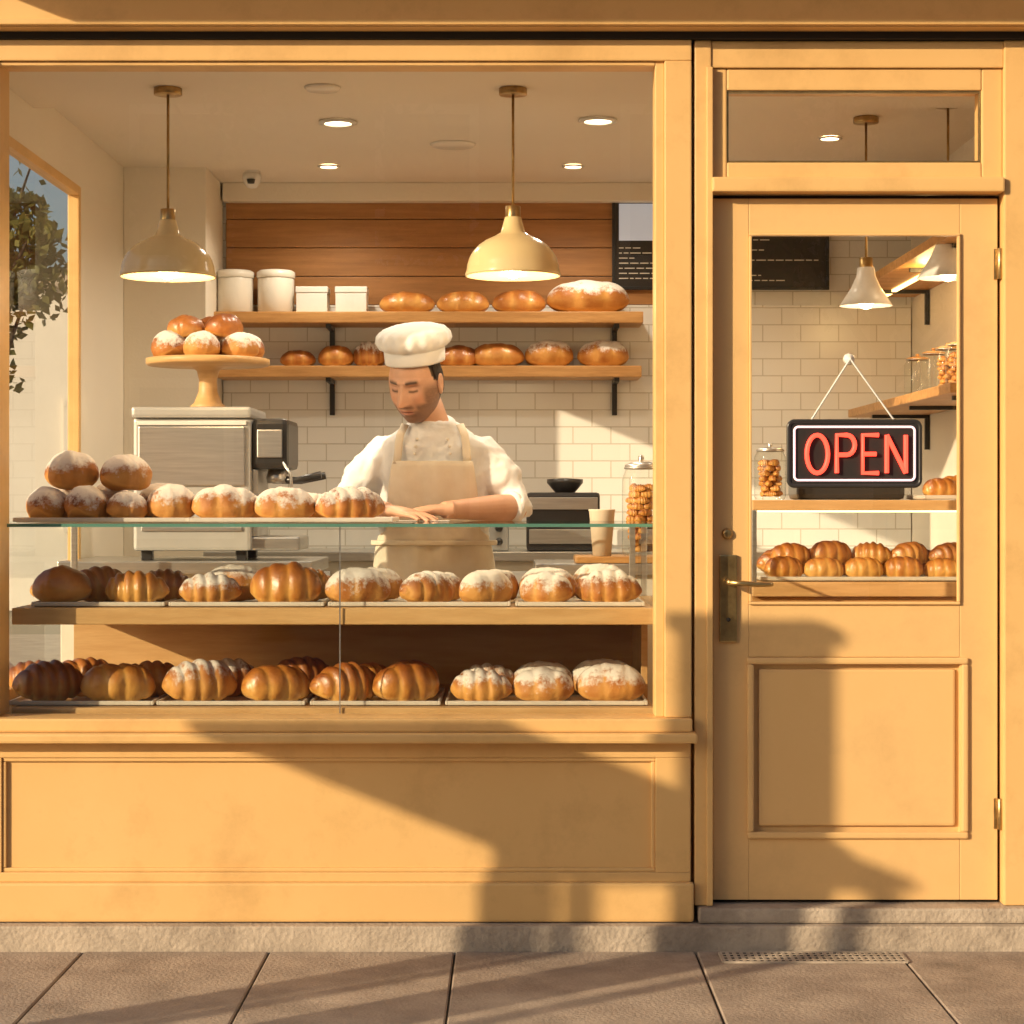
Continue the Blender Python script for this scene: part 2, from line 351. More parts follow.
boxes('leaf_gap', [(X(711)+.0005,dx0-.0005,.05,.06,.12,dzt+.01),(dx1+.0005,X(1003)-.0005,.05,.06,.12,dzt+.01),(dx0,dx1,.05,.06,dzt+.001,Z(193)-.001),(dx0,dx1,.05,.06,.1185,.127)], M['gap'], D, 0)
for hz in (263,815):
    cyl('hinge', (X(1001.5),.018,Z(hz)-.045), .009,.09, M['brass'], D, 16)
    box('hinge_leaf', X(996),X(1001),.026,.0298,Z(hz)-.045,Z(hz)+.045,M['brass'],D,.001)
box('handle_plate', X(720),X(738), .018,.0298, Z(643),Z(555), M['brass'], D, .004)
tube('handle_spindle', [(X(729),.02,Z(582)),(X(729),-.035,Z(582))], .010, M['brass'], D)
tube('lever', [(X(728),-.033,Z(582)),(X(740),-.036,Z(583)),(X(755),-.036,Z(584)),(X(768),-.034,Z(584)),(X(771),-.026,Z(584))], [.009,.0085,.0075,.007,.006], M['brass'], D)
lathe('keyhole', [(0,0),(.006,0),(.006,.002),(0,.002)], (0,0,0), M['gap'], D).matrix_local = Matrix.Translation((X(729),.0165,Z(620)))@Matrix.Rotation(math.pi/2,4,'X')
dbm = lathe('deadbolt', [(0,0),(.016,0),(.016,.008),(.012,.012),(.006,.013),(0,.013)], (0,0,0), M['brass'], D)
dbm.matrix_local = Matrix.Translation((X(728),.0298,Z(534)))@Matrix.Rotation(math.pi/2,4,'X')

# side wall (left) with window
sw=[( -1.625,-1.60,.141,3.1,.073,.67),( -1.625,-1.60,.141,3.1,2.47,2.8),( -1.625,-1.60,1.52,3.1,.67,2.47)]
boxes('side_wall', sw, M['cream'], B, 0)
boxes('side_window_frame', [(-1.632,-1.59,.142,.17,.675,2.465),(-1.632,-1.59,1.49,1.53,.675,2.465),(-1.632,-1.59,.17,1.49,2.43,2.465),(-1.632,-1.59,.17,1.49,.675,.71)], P, B, .004)
sheet('side_window_glass', -1.612,-1.612,.16,1.50,.70,2.44, M['glass'], B)
# interior shell
box('shop_floor', -1.60, 4.0, .15,3.1,.0,.10, M['floor'], B, 0)
box('back_wall', -1.66, 4.0, 2.9,3.1,.1,2.9, M['tile'], B, 0)
boxes('wood_panelling', [(X(226,2.87), X(700,2.87), 2.87,2.8995,2.16+.124*i,2.16+.124*i+.121) for i in range(4)], M['woodpanel'], B, .003)
box('back_wall_cornice', -1.25, 1.72, 2.80,2.8695,2.60,2.68, M['cream'], B, .005)
boxes('corner_pier', [(-1.5995,-1.26,2.4,2.8995,.1,2.7)], M['cream'], B, .004)
box('right_wall', 1.74,1.84,.15,2.8995,.1,2.75, M['cream'], B, 0)
box('ceiling', -1.60,1.74,.82,2.9,2.68,2.8, M['ceil'], B, 0)
box('front_soffit', -1.60,1.74,.145,.82,2.62,2.8, M['ceil'], B, .003)
box('roof', -1.70,4.2,.141,6,2.95,3.2, M['stone'], B, 0)
box('party_wall', 4.0,4.2,.141,6,0,2.94, M['cream'], B, 0)
box('rear_block', -1.66,4.2,3.101,6,0,2.94, M['cream'], B, 0)

# ---------------------------------------------------------------- lights & fittings
def point(name, loc, w, col=(1,.75,.45), r=.04, parent=None):
    l=bpy.data.lights.new(name,'POINT'); l.energy=w; l.color=col; l.shadow_soft_size=r
    o=bpy.data.objects.new(name,l); o.location=loc; return link(o,parent)
def spot(name, loc, w, col=(1,.87,.68), parent=None, ang=150):
    l=bpy.data.lights.new(name,'SPOT'); l.energy=w; l.color=col; l.spot_size=math.radians(ang); l.spot_blend=.8; l.shadow_soft_size=.05
    o=bpy.data.objects.new(name,l); o.location=loc; return link(o,parent)
def pendant(px, y, ztop, rim_py, top_py, halfw, mat, watt, cone=False):
    e=empty('pendant_lamp'); x=X(px,y); zr=Z(rim_py,y); zt=Z(top_py,y); h=zt-zr
    cyl('canopy',(x,y,ztop-.022),.045,.021,M['brass'],e)
    tube('stem',[(x,y,zt),(x,y,ztop-.02)],.0045,M['brass'],e,8)
    cyl('socket',(x,y,zt-.06),.024,.075,M['brass'],e)
    R=halfw
    if cone: prof=[(.03,h-.02),(.034,h-.05),(R*.55,h*.42),(R,0),(R-.003,0),(R*.55-.004,h*.42-.004),(.028,h-.055)]
    else:
        prof=[(.026,h-.02),(.034,h-.05),(.040,h*.66)]+[(R*math.sin(a), h*.62*math.cos(a)**.9+.006) for a in [math.radians(d) for d in (24,36,48,60,70,80,87)]]+[(R+.004,.004),(R+.004,-.004),(R-.002,-.004)]
        prof+=[((R-.006)*math.sin(a), (h*.58)*math.cos(a)**.9+.004) for a in [math.radians(d) for d in (86,70,50,30,15)]]
    lathe('shade',prof,(x,y,zr),mat,e,48)
    lathe('bulb',[(0,-.018),(.018,-.012),(.03,.01),(.03,.03),(.02,.055),(.012,.08),(0,.08)],(x,y,zr+.005),M['bulb'],e,24)
    point('pendant_light',(x,y,zr-.06),watt,parent=e)
    return e
pendant(168,.49,2.62,276,214,.148,M['shade'],6)
pendant(513,.49,2.62,275,211,.148,M['shade'],6)
pendant(866,1.3,2.68,306,262,.095,M['white'],1.3,True)
pendant(948,1.0,2.68,278,225,.105,M['white'],1.3,True)
for px,py,zc in ((338,121,2.68),(598,119,2.68)):
    y=2040*(zc-EYE)/(500-py)-6; x=X(px,y); e=empty('ceiling_downlight')
    lathe('trim_ring',[(.05,-.001),(.068,-.003),(.07,-.010),(.05,-.012)],(x,y,zc),M['white'],e)
    lathe('lens',[(0,-.006),(.052,-.006),(.052,-.001)],(x,y,zc),M['led'],e)
    spot('downlight_beam',(x,y,zc-.03),36,parent=e)
for x,y,pw in ((-.75,2.35,28),(.25,2.35,28),(1.2,1.7,7)):  # extra downlights, added to light the back and right of the shop
    zc=2.68; e=empty('ceiling_downlight')
    lathe('trim_ring',[(.035,-.001),(.045,-.003),(.047,-.008),(.035,-.009)],(x,y,zc),M['white'],e)
    lathe('lens',[(0,-.005),(.036,-.005),(.036,-.001)],(x,y,zc),M['led'],e)
    spot('downlight_beam',(x,y,zc-.03),pw,parent=e)
e=empty('ceiling_speaker'); lathe('grille',[(0,-.01),(.08,-.01),(.088,-.004),(.088,-.001)],(X(453,1.85),1.85,2.68),M['ceramic'],e)
e=empty('air_vent'); lathe('vent_disc',[(0,-.012),(.05,-.012),(.058,-.004),(.058,-.001)],(X(325,.55),.47,2.62),M['ceramic'],e)
e=empty('security_camera'); cx,cy,cz=W(252,178,2.5)
cyl('mount',(cx,cy,cz+.02),.035,.06,M['white'],e)
lathe('dome',[(0,-.045),(.02,-.04),(.035,-.02),(.04,0),(.036,.02),(0,.022)],(cx,cy,cz),M['white'],e)
lathe('lens',[(0,-.02),(.014,-.018),(.018,0),(0,.001)],(cx,cy-.034,cz-.01),M['blackplastic'],e)
box('arm',cx-.015,cx+.015,cy,2.8,cz+.05,cz+.075,M['white'],e)

# ---------------------------------------------------------------- bread
def bread_mesh(name, L, Wd, H, ridges=0, ramp=.10, bend=0.0, p=2.4, nz=.05, seed=0, skew=.12, nu=48, nv=28, mat=None, end=.62):
    bm=bmesh.new(); rows=[]
    lay=bm.verts.layers.float.new('crust')
    for i in range(nu+1):
        u=i/nu
        th=math.pi*u; t=-math.cos(th)
        r=max(1e-3,(1-abs(t)**p))**end
        row=[]
        for k in range(nv):
            v=2*math.pi*k/nv
            ph=(t*.5+.5)*ridges+skew*math.cos(v)*ridges*.25
            rd=abs(math.sin(math.pi*ph))**.55 if ridges else .75
            rr=r*(1-ramp+ramp*rd*1.4) if ridges else r
            n=noise.noise(Vector((t*2.2+seed*7.1,math.cos(v)*1.2,math.sin(v)*1.2+seed)))
            n2=noise.noise(Vector((t*7+seed*3.1,math.cos(v)*3,math.sin(v)*3-seed)))
            rr*=1+nz*n*1.6+nz*.5*n2
            cy=math.cos(v); cz=math.sin(v)
            y=Wd/2*rr*math.copysign(abs(cy)**.85,cy)
            z=H*.62*rr*cz if cz>0 else H*.38*rr*max(cz*1.4,-1)
            x=L/2*t+nz*.1*L*n
            y+=bend*(t*t-.3)
            vert=bm.verts.new((x,y,z+H*.38)); 
            vert[lay]=min(1,max(0,((.26 if ridges else .44)+.42*max(cz,0)+(.45*(rd-.6) if ridges else 0)-(.25 if cz<-.45 else 0))))
            row.append(vert)
        rows.append(row)
    for a,b in zip(rows,rows[1:]):
        for k in range(nv): bm.faces.new((a[k],a[(k+1)%nv],b[(k+1)%nv],b[k]))
    bm.faces.new(rows[0]); bm.faces.new(rows[-1])
    bmesh.ops.recalc_face_normals(bm,faces=bm.faces)
    me=bpy.data.meshes.new(name); bm.to_mesh(me); bm.free()
    for pl in me.polygons: pl.use_smooth=True
    me.materials.append(mat); return me
BM={}
for s in range(4):
    BM['croissant',s]=bread_mesh('croissant',.215,.105,.105,6,.20,.028,2.0,.05,s,mat=M['b_gold'],end=.60,skew=.35)
    BM['croissant_dark',s]=bread_mesh('croissant_dark',.21,.11,.105,6,.18,.022,2.0,.05,s+5,mat=M['b_dark'],end=.58,skew=.38)
    BM['twist',s]=bread_mesh('sugared_twist',.21,.115,.105,5,.15,.012,2.4,.05,s+9,mat=M['b_sugar2'],end=.6,skew=.35)
    BM['loaf',s]=bread_mesh('sugared_loaf',.21,.13,.115,3,.06,0,2.4,.06,s+13,mat=M['b_sugar'],end=.5,skew=.3)
    BM['brioche',s]=bread_mesh('brioche',.20,.12,.105,4,.10,0,2.6,.06,s+17,mat=M['b_gold'],end=.5,skew=.35)
    BM['bun',s]=bread_mesh('sugared_bun',.155,.15,.115,0,0,0,2.0,.07,s+21,mat=M['b_sugar'],end=.5)
    BM['darkbun',s]=bread_mesh('brown_bun',.16,.15,.10,0,0,0,2.0,.06,s+25,mat=M['b_dark'],end=.5)
    BM['farm',s]=bread_mesh('farmhouse_loaf',.27,.17,.13,3,.05,0,2.4,.06,s+29,mat=M['b_sugar2'],end=.5)
    BM['brown',s]=bread_mesh('brown_loaf',.23,.15,.09,3,.05,0,2.4,.06,s+33,mat=M['b_dark'],end=.5)
CN={'croissant':'croissant','croissant_dark':'croissant','twist':'sugared_twist','loaf':'sugared_loaf','brioche':'brioche','bun':'sugared_bun','darkbun':'brown_bun','farm':'farmhouse_loaf','brown':'brown_loaf'}
def bread(kind, x,y,z, rot=0, sc_=1.0, parent=None, sx=1.0, tilt=0):
    me=BM[kind,random.randrange(4)]
    o=bpy.data.objects.new(CN[kind],me); link(o,parent)
    o.location=(x,y,z); o.rotation_euler=(math.radians(tilt),0,math.radians(rot+random.uniform(-6,6)))
    k=sc_*random.uniform(.95,1.05); o.scale=(k*sx,k,k*random.uniform(.95,1.08)); return o
def tray(x0,x1,y0,y1,z,name='pastry_tray'):
    e=empty(name)
    bm=bmesh.new()
    bm_box(bm,x0,x1,y0,y1,z+.001,z+.006,.002,1)
    for a in ((x0,x1,y0-.008,y0+.001),(x0,x1,y1-.001,y1+.008),(x0-.008,x0+.001,y0-.008,y1+.008),(x1-.001,x1+.008,y0-.008,y1+.008)):
        bm_box(bm,*a,z+.003,z+.016,.003,2)
    obj_from_bm(bm,'tray',M['tray'],e); return e

# ---------------------------------------------------------------- display case
C = empty('display_case')
cf=.13; cb=.93; cx0=-1.505; cx1=X(655,.13)-.002
zs1=.685; zs2=.985; ztop=1.229
box('cabinet_base', cx0,cx1,cf+.01,cb,.101,.64,M['wood'],C,.004)
box('bottom_shelf', cx0,cx1,cf+.005,cb,.6405,zs1,M['woodlight'],C,.003)
box('lower_back_panel', cx0+.02,cx1-.02,cb-.02,cb,zs1+.0005,.934,M['woodlight'],C,.002)
box('middle_shelf', cx0,cx1,cf+.006,cb,.935,zs2,M['woodlight'],C,.004)
boxes('side_panel', [(cx1-.02,cx1,cf+.3,cb,zs1+.0005,.9345)],M['woodlight'],C,.002)
sheet('front_glass',cx0,cx1,cf,cf,.66,ztop-.001,M['caseglass'],C)
sheet('side_glass',cx1,cx1,cf,cb,zs2,ztop-.001,M['caseglass'],C)
sheet('top_glass',cx0-.04,cx1+.01,cf-.02,cb+.02,ztop+.010,ztop+.010,M['caseglass'],C)
boxes('glass_edge_trim',[(cx0-.04,cx1+.01,cf-.023,cf-.0205,ztop,ztop+.010),(cx0-.04,cx1+.01,cb+.0205,cb+.023,ztop,ztop+.010),(cx1+.0105,cx1+.013,cf-.023,cb+.023,ztop,ztop+.010)],M['glassedge'],C,0)
boxes('glass_joint',[(X(340,cf)-.002,X(340,cf)+.002,cf-.004,cf-.001,.665,ztop),(cx1-.004,cx1+.002,cf-.004,cf+.002,.665,ztop)],M['steel'],C,0)
boxes('rear_post',[(cx0+.01,cx0+.03,cb-.02,cb,zs2+.0005,ztop-.001),(cx1-.03,cx1-.01,cb-.02,cb,zs2+.0005,ztop-.001)],M['steel'],C,.002)
ztg=ztop+.011
T=tray(X(22,.32),X(190,.32),.24,.62,ztg)
zb=ztg+.007
for px,y in ((48,.33),(87,.31),(127,.30),(172,.34)): bread('bun',X(px,y),y,zb,random.uniform(0,90),.87 if px!=172 else 1.0,T)
for px,y in ((62,.48),(110,.48),(160,.5)): bread('bun',X(px,y),y,zb,random.uniform(0,90),.95,T)
for px,y in ((72,.39),(126,.39)): bread('bun',X(px,y),y,zb+.094,random.uniform(0,90),1.0,T,1.05)
T=tray(X(194,.3),X(392,.3),.23,.55,ztg)
for k,(px,kd) in enumerate(((225,'loaf'),(285,'loaf'),(350,'twist'))): 
    bread(kd,X(px,.32),.32,zb,8,.96,T,1.0 if k<2 else 1.14)
for px in (250,310,): bread('loaf',X(px,.47),.47,zb,0,.7,T)
def shelf(items,z,t0,t1,nm='pastry_tray'):
    T=tray(X(t0,.2),X(t1,.2),.19,.62,z,nm)
    for kd,px,y,rot,s in items: bread(kd,X(px,y),y,z+.007,rot,s,T)
shelf([('darkbun',62,.27,0,1.08),('croissant',135,.27,-15,1.0),('croissant_dark',100,.42,20,1.0),('croissant_dark',165,.45,-20,.95),('brown',60,.5,0,.8)],zs2,35,163)
shelf([('twist',210,.27,0,.92),('brioche',286,.27,-6,1.10),('loaf',235,.43,10,.95),('croissant',305,.45,10,.95)],zs2,172,322)
shelf([('loaf',358,.27,12,1.02),('twist',428,.27,30,.90),('loaf',486,.27,35,.86),('loaf',375,.44,20,.9),('twist',440,.44,30,.85),('twist',495,.45,40,.9)],zs2,331,508)
shelf([('loaf',546,.27,-20,.86),('twist',608,.27,-12,1.0),('loaf',548,.44,-30,.9),('loaf',600,.45,-20,.9)],zs2,518,642)
shelf([('croissant_dark',50,.29,18,1.12),('brioche',118,.27,8,1.1),('croissant_dark',85,.47,10,1.12),('croissant',152,.46,12,1.05),('croissant_dark',35,.6,0,1)],zs1,12,152)
shelf([('twist',200,.28,14,1.15),('brioche',276,.27,16,1.12),('twist',228,.47,10,1.05),('croissant_dark',302,.47,14,1.05)],zs1,160,303)
shelf([('croissant',347,.28,30,1.02),('brioche',406,.28,24,1.1),('croissant',368,.48,28,1.0),('brioche',410,.48,20,1.0)],zs1,313,438)
shelf([('twist',481,.27,-10,.98),('loaf',543,.27,-12,.94),('loaf',611,.27,-8,.98),('twist',487,.47,0,.95),('loaf',543,.47,0,.95),('loaf',603,.47,-8,.98)],zs1,448,645)

# ---------------------------------------------------------------- back shelves
s1=2.107; s2=1.878
def wshelf(z,x0,x1):
    e=empty('wall_shelf')
    box('board',x0,x1,2.62,2.869,z-.048,z,M['wood'],e,.004)
    for px in (328,617):
        x=X(px,2.65)
        boxes('bracket',[(x-.011,x+.011,2.852,2.8695,z-.20,z-.049),(x-.011,x+.011,2.68,2.852,z-.066,z-.049),(x-.0105,x+.0105,2.66,2.68,z-.066,z-.03)],M['black'],e,.002)
wshelf(s1,-1.275,.555); wshelf(s2,-1.255,.548)
box('tile_backing', -1.255, 1.735, 2.8698,2.8994,.8,2.158, M['tile'], B, 0)
for px in (235,276):
    e=empty('storage_canister'); x=X(px,2.74)
    lathe('body',[(0,0),(.072,0),(.078,.006),(.078,.145),(.076,.15)],(x,2.74,s1+.001),M['ceramic'],e)
    lathe('lid',[(.079,.15),(.082,.154),(.082,.176),(.07,.184),(.015,.185),(.014,.190),(0,.191)],(x,2.74,s1+.001),M['ceramic'],e)
for px in (313,352):
    e=empty('cardboard_cake_box'); x=X(px,2.74)
    box('box_body',x-.066,x+.066,2.68,2.80,s1+.001,s1+.085,M['paper'],e,.003)
    box('box_lid',x-.069,x+.069,2.677,2.803,s1+.0855,s1+.112,M['paper'],e,.004)
for px,kd,s,sx in ((407,'brown',1.05,.98),(463,'brown',1.03,.96),(519,'brown',1.04,.96),(588,'farm',1.05,1.2)): bread(kd,X(px,2.74),2.74,s1+.001,0,s,None,sx)
for px,kd,s,sx in ((298,'brown',.85,.8),(336,'brown',.95,.7),(369,'twist',1.0,.72),(458,'brown',1.05,.78),(497,'brown',1.15,.9),(549,'farm',.90,.86),(603,'farm',.92,.92)): bread(kd,X(px,2.74),2.74,s2+.001,0,s,None,sx)
def board(x0,x1,z0,z1,lit=False):
    e=empty('menu_board'); y=2.862
    boxes('frame',[(x0,x1,y-.012,y,z0,z0+.015),(x0,x1,y-.012,y,z1-.015,z1),(x0,x0+.015,y-.012,y,z0+.015,z1-.015),(x1-.015,x1,y-.012,y,z0+.015,z1-.015)],M['black'],e,.002)
    box('slate',x0+.014,x1-.014,y-.006,y+.004,z0+.014,z1-.014,M['blackplastic'],e,0)
    bl=[]; z=z1-.04
    if lit:
        box('poster',x0+.03,x1-.03,y-.0095,y-.0065,z1-.19,z1-.03,M['screen'],e,0); z=z1-.22
    random.seed(3)
    while z>z0+.04:
        x=x0+.03
        while x<x1-.06:
            w=random.uniform(.012,.045); bl.append((x,min(x+w,x1-.03),y-.0085,y-.0065,z-.004,z)); x+=w+.008
            if random.random()<.12: break
        z-=.022
    boxes('chalk_lettering',bl,M['ceramic'],e,0)
board(X(612,2.86),X(700,2.86),Z(290,2.86),Z(197,2.86),True)
board(X(722,2.86),X(829,2.86),Z(290,2.86),Z(200,2.86))
random.seed(11)

# ---------------------------------------------------------------- back counter & appliances
K=empty('back_counter')
box('cabinet',-1.25,1.7,2.32,2.865,.101,1.06,M['cream'],K,.004)
box('worktop',-1.255,1.72,2.28,2.868,1.0605,1.10,M['steel'],K,.004)
boxes('cabinet_door',[(-1.2+i*.5,-1.2+i*.5+.46,2.3,2.319,.2,1.02) for i in range(6)],M['white'],K,.004)
e=empty('coffee_grinder'); x,y,z=X(565,2.45),2.45,1.101
box('body',x-.16,x+.14,y-.13,y+.12,z,z+.24,M['blackplastic'],e,.015)
box('steel_front',x-.15,x+.13,y-.136,y-.1305,z+.03,z+.09,M['steel'],e,.002)
box('steel_band',x-.15,x+.13,y-.136,y-.1305,z+.17,z+.22,M['steel'],e,.002)
lathe('hopper',[(.04,0),(.05,.01),(.075,.04),(.075,.055),(0,.06)],(x,y,z+.24),M['blackplastic'],e)
e=empty('kitchen_oven'); x=X(480,2.5)
box('body',x-.2,x+.12,2.36,2.7,1.101,1.30,M['steelpaint'],e,.01)
box('oven_window',x-.17,x+.03,2.352,2.3595,1.13,1.27,M['blackplastic'],e,.004)
for k in range(3): 
    o=lathe('knob',[(0,0),(.016,0),(.014,.018),(0,.018)],(0,0,0),M['blackplastic'],e); o.matrix_local=Matrix.Translation((x+.08,2.36,1.14+k*.055))@Matrix.Rotation(math.pi/2,4,'X')
e=empty('utensil_pot'); x=X(392,2.45)
cyl('pot',(x,2.45,1.101),.05,.13,M['ceramic'],e)
for k in range(5): tube('spoon',[(x+.02*math.cos(k),2.45+.02*math.sin(k),1.12),(x+.06*math.cos(k*1.3),2.45+.03*math.sin(k),1.36)],[.005,.009],M['wood'],e,8)

K=empty('side_counter')
box('cabinet',-1.585,-.72,1.16,1.75,.101,1.05,M['cream'],K,.004)
box('worktop',-1.59,-.70,1.13,1.78,1.0505,1.095,M['steel'],K,.004)
E=empty('espresso_machine')
x0,x1=X(132,1.2),X(250,1.2)
boxes('body',[(x0,x1,1.22,1.62,1.13,1.60),(x0-.004,x1+.004,1.2,1.64,1.60,1.64)],M['steelpaint'],E,.012)
boxes('back_grille',[(x0+.03,x1-.03,1.212,1.2195,1.20+.035*i,1.215+.035*i) for i in range(4)],M['steel'],E,.002)
box('back_panel',x0+.02,x1-.02,1.21,1.2195,1.36,1.57,M['steel'],E,.004)
box('panel_rim',x0+.015,x1-.015,1.2115,1.2195,1.575,1.59,M['white'],E,.002)
boxes('foot',[(x0+.02,x0+.06,1.26,1.3,1.096,1.13),(x1-.06,x1-.02,1.26,1.3,1.096,1.13),(x1-.06,x1-.02,1.54,1.58,1.096,1.13)],M['blackplastic'],E,.004)
box('drip_tray',x1-.01,x1+.17,1.26,1.58,1.13,1.18,M['steel'],E,.008)
box('head_unit',x1+.0,x1+.13,1.24,1.6,1.42,1.60,M['blackplastic'],E,.02)
box('head_trim',x1+.02,x1+.11,1.232,1.2395,1.46,1.56,M['steel'],E,.004)
box('splash_panel',x1+.0,x1+.02,1.26,1.58,1.18,1.42,M['steelpaint'],E,.004)
for k,yy in enumerate((1.33,1.50)):
    lathe('group_head',[(0,-.05),(.035,-.05),(.038,-.03),(.03,0),(0,0)],(x1+.08,yy,1.42),M['steel'],E)
    tube('portafilter',[(x1+.08,yy,1.385),(x1+.15,yy-.01,1.38),(x1+.24,yy-.02,1.40)],[.016,.012,.014],M['blackplastic'],E)
tube('steam_wand',[(x1+.1,1.25,1.46),(x1+.14,1.23,1.40),(x1+.15,1.22,1.22)],[.007,.006,.005],M['steel'],E)
G=empty('cake_stand'); gx,gy,gz=X(208,1.38),1.38,1.641
lathe('stand',[(0,0),(.062,0),(.064,.008),(.05,.02),(.034,.06),(.032,.10),(.04,.135),(.06,.150),(.215,.154),(.222,.160),(.222,.178),(.214,.180),(.21,.172),(0,.172)],(gx,gy,gz),M['woodlight'],G,56)
for a in range(6):
    bread('bun',gx+.145*math.cos(a*1.047+.5),gy+.13*math.sin(a*1.047+.5),gz+.172,a*40,.86,G)
bread('bun',gx,gy,gz+.172,0,.9,G)
for dx,dy in ((-.075,-.03),(.065,-.05),(0,.07)): bread('darkbun' ,gx+dx,gy+dy,gz+.25,dx*300,.86,G)

K=empty('prep_counter')
box('cabinet',.10,.74,1.06,1.52,.101,1.05,M['cream'],K,.004)
box('worktop',.08,.76,1.03,1.55,1.0505,1.09,M['steel'],K,.004)
e=empty('cutting_board'); box('board',.22,.62,1.04,1.3,1.091,1.115,M['wood'],e,.006)
def jar(x,y,z,r,h,fill,parentname='cookie_jar',mat=None):
    e=empty(parentname)
    lathe('glass_body',[(0,.001),(r*.9,.001),(r,.012),(r,h*.78),(r*.86,h*.86),(r*.80,h*.90)],(x,y,z),M['jarglass'],e,40)
    lathe('lid',[(r*.84,h*.90),(r*.86,h*.905),(r*.86,h*.93),(r*.5,h*.96),(r*.12,h*.965),(r*.16,h*1.0),(r*.12,h*1.03),(0,h*1.035)],(x,y,z),M['steel'] if mat is None else mat,e,32)
    lathe('lid_ring',[(r*.82,h*.885),(r*.9,h*.89),(r*.9,h*.905),(r*.82,h*.91)],(x,y,z),M['steel'],e,32)
    if fill:
        k=0; zz=z+.012
        while zz<z+h*.68:
            for a in range(4):
                an=a*1.57+k*.6
                bread('brioche' if k%2 else 'croissant',x+r*.42*math.cos(an),y+r*.42*math.sin(an),zz,a*50,r/.155*.58,e)
            zz+=.1*r/.155*.62*.8; k+=1
    return e
jar(X(641,1.12),1.12,1.116,.066,.34,True)
e=empty('paper_cup'); x=X(602,1.12)
lathe('cup',[(0,.003),(.032,.0),(.045,.155),(.047,.158),(.047,.162),(.044,.162),(.030,.008),(0,.006)],(x,1.12,1.1155),M['kraft'],e)

R=empty('display_case')
x0,x1=.82,1.73
box('cabinet_base',x0,x1,.98,1.5,.101,.98,M['wood'],R,.004)
box('shelf_board',x0,x1,.95,1.5,.9805,1.03,M['woodlight'],R,.004)
box('upper_shelf',x0,x1,.96,1.5,1.275,1.31,M['woodlight'],R,.004)
box('light_strip',x0+.02,x1-.02,.975,.985,1.268,1.2745,M['strip'],R,0)
sheet('front_glass',x0,x1,.955,.955,1.031,1.274,M['caseglass'],R)
boxes('post',[(x0,x0+.015,.96,.975,1.0305,1.2745),(x0,x0+.015,1.48,1.495,1.0305,1.2745)],M['steel'],R,.001)
T=tray(.86,1.69,1.0,1.4,1.031)
for i in range(6): bread('brioche',.94+i*.138,1.06,1.038,random.uniform(-25,25),.70,T)
for i in range(8): bread('croissant_dark' if i%3==2 else 'croissant',.95+i*.1,1.25,1.048,30,.8,T)
for i in range(5): bread('brioche' if i<2 else 'croissant_dark',.98+i*.14,1.17,1.082,random.uniform(-30,30),.74,T)
jar(X(770,1.1),1.1,1.3105,.055,.19,True,'cookie_jar',M['steel'])
T=tray(1.42,1.69,1.0,1.3,1.3105)
bread('brioche',1.50,1.12,1.318,0,.7,T); bread('brioche',1.62,1.12,1.318,0,.75,T); bread('brioche',1.56,1.2,1.318,0,.7,T)
e=empty('toaster'); box('body',1.0,1.38,1.15,1.4,1.311,1.56,M['blackplastic'],e,.02); box('rack',1.03,1.35,1.2,1.35,1.56,1.575,M['steel'],e,.004); box('front_plate',1.04,1.34,1.143,1.1495,1.36,1.44,M['steel'],e,.003)
for z,nm in ((1.70,0),(2.22,1)):
    e=empty('wall_shelf'); box('board',1.45,1.739,.75,2.8,z-.035,z,M['wood'],e,.004)
    for yy in (.95,1.7,2.5): boxes('bracket',[(1.5,1.738,yy-.01,yy+.01,z-.05,z-.0355),(1.72,1.738,yy-.01,yy+.01,z-.18,z-.05)],M['black'],e,.001)
    if nm:
        box('led_strip',1.58,1.60,.8,2.75,z-.044,z-.0355,M['strip'],e,0)
        point('led_glow',(1.56,1.6,z-.08),3.5,(1,.66,.25),.05,e)
for k,yy in enumerate((.95,1.15,1.35,1.6,1.9)):
    jar(1.57,yy,1.7005,.05,.17,k<3,'storage_jar',M['wood'])

# ---------------------------------------------------------------- neon sign
Sg=empty('open_sign'); y=.012
sx0,sx1,sz0,sz1=X(789),X(921),Z(486),Z(421)
def rrect(x0,x1,z0,z1,r,n=8):
    pts=[]
    for cx,cz,a0 in ((x1-r,z1-r,0),(x0+r,z1-r,90),(x0+r,z0+r,180),(x1-r,z0+r,270)):
        for i in range(n+1):
            a=math.radians(a0+90*i/n); pts.append((cx+r*math.cos(a),cz+r*math.sin(a)))
    return pts
def curve(name, strokes, yy, bev, mat, parent):
    cu=bpy.data.curves.new(name,'CURVE'); cu.dimensions='3D'; cu.bevel_depth=bev; cu.bevel_resolution=3; cu.use_fill_caps=True
    for pts,cyc in strokes:
        s=cu.splines.new('POLY'); s.points.add(len(pts)-1); s.use_cyclic_u=cyc
        for i,p in enumerate(pts): s.points[i].co=(p[0],yy,p[1],1)
    cu.materials.append(mat); return link(bpy.data.objects.new(name,cu),parent)
bm=bmesh.new(); pr=rrect(sx0,sx1,sz0,sz1,.018)
f=[bm.verts.new((p[0],y,p[1])) for p in pr]; bk=[bm.verts.new((p[0],y+.022,p[1])) for p in pr]
bm.faces.new(f); bm.faces.new(bk[::-1])
for i in range(len(pr)): j=(i+1)%len(pr); bm.faces.new((f[i],bk[i],bk[j],f[j]))
obj_from_bm(bm,'backing_panel',M['blackplastic'],Sg)
curve('rim',[(rrect(sx0,sx1,sz0,sz1,.018),True)],y,.006,M['blackplastic'],Sg)
curve('neon_border',[(rrect(sx0+.017,sx1-.017,sz0+.017,sz1-.017,.012),True)],y-.004,.0034,M['neonw'],Sg)
zb_,zt_=Z(473),Z(435); strokes=[]
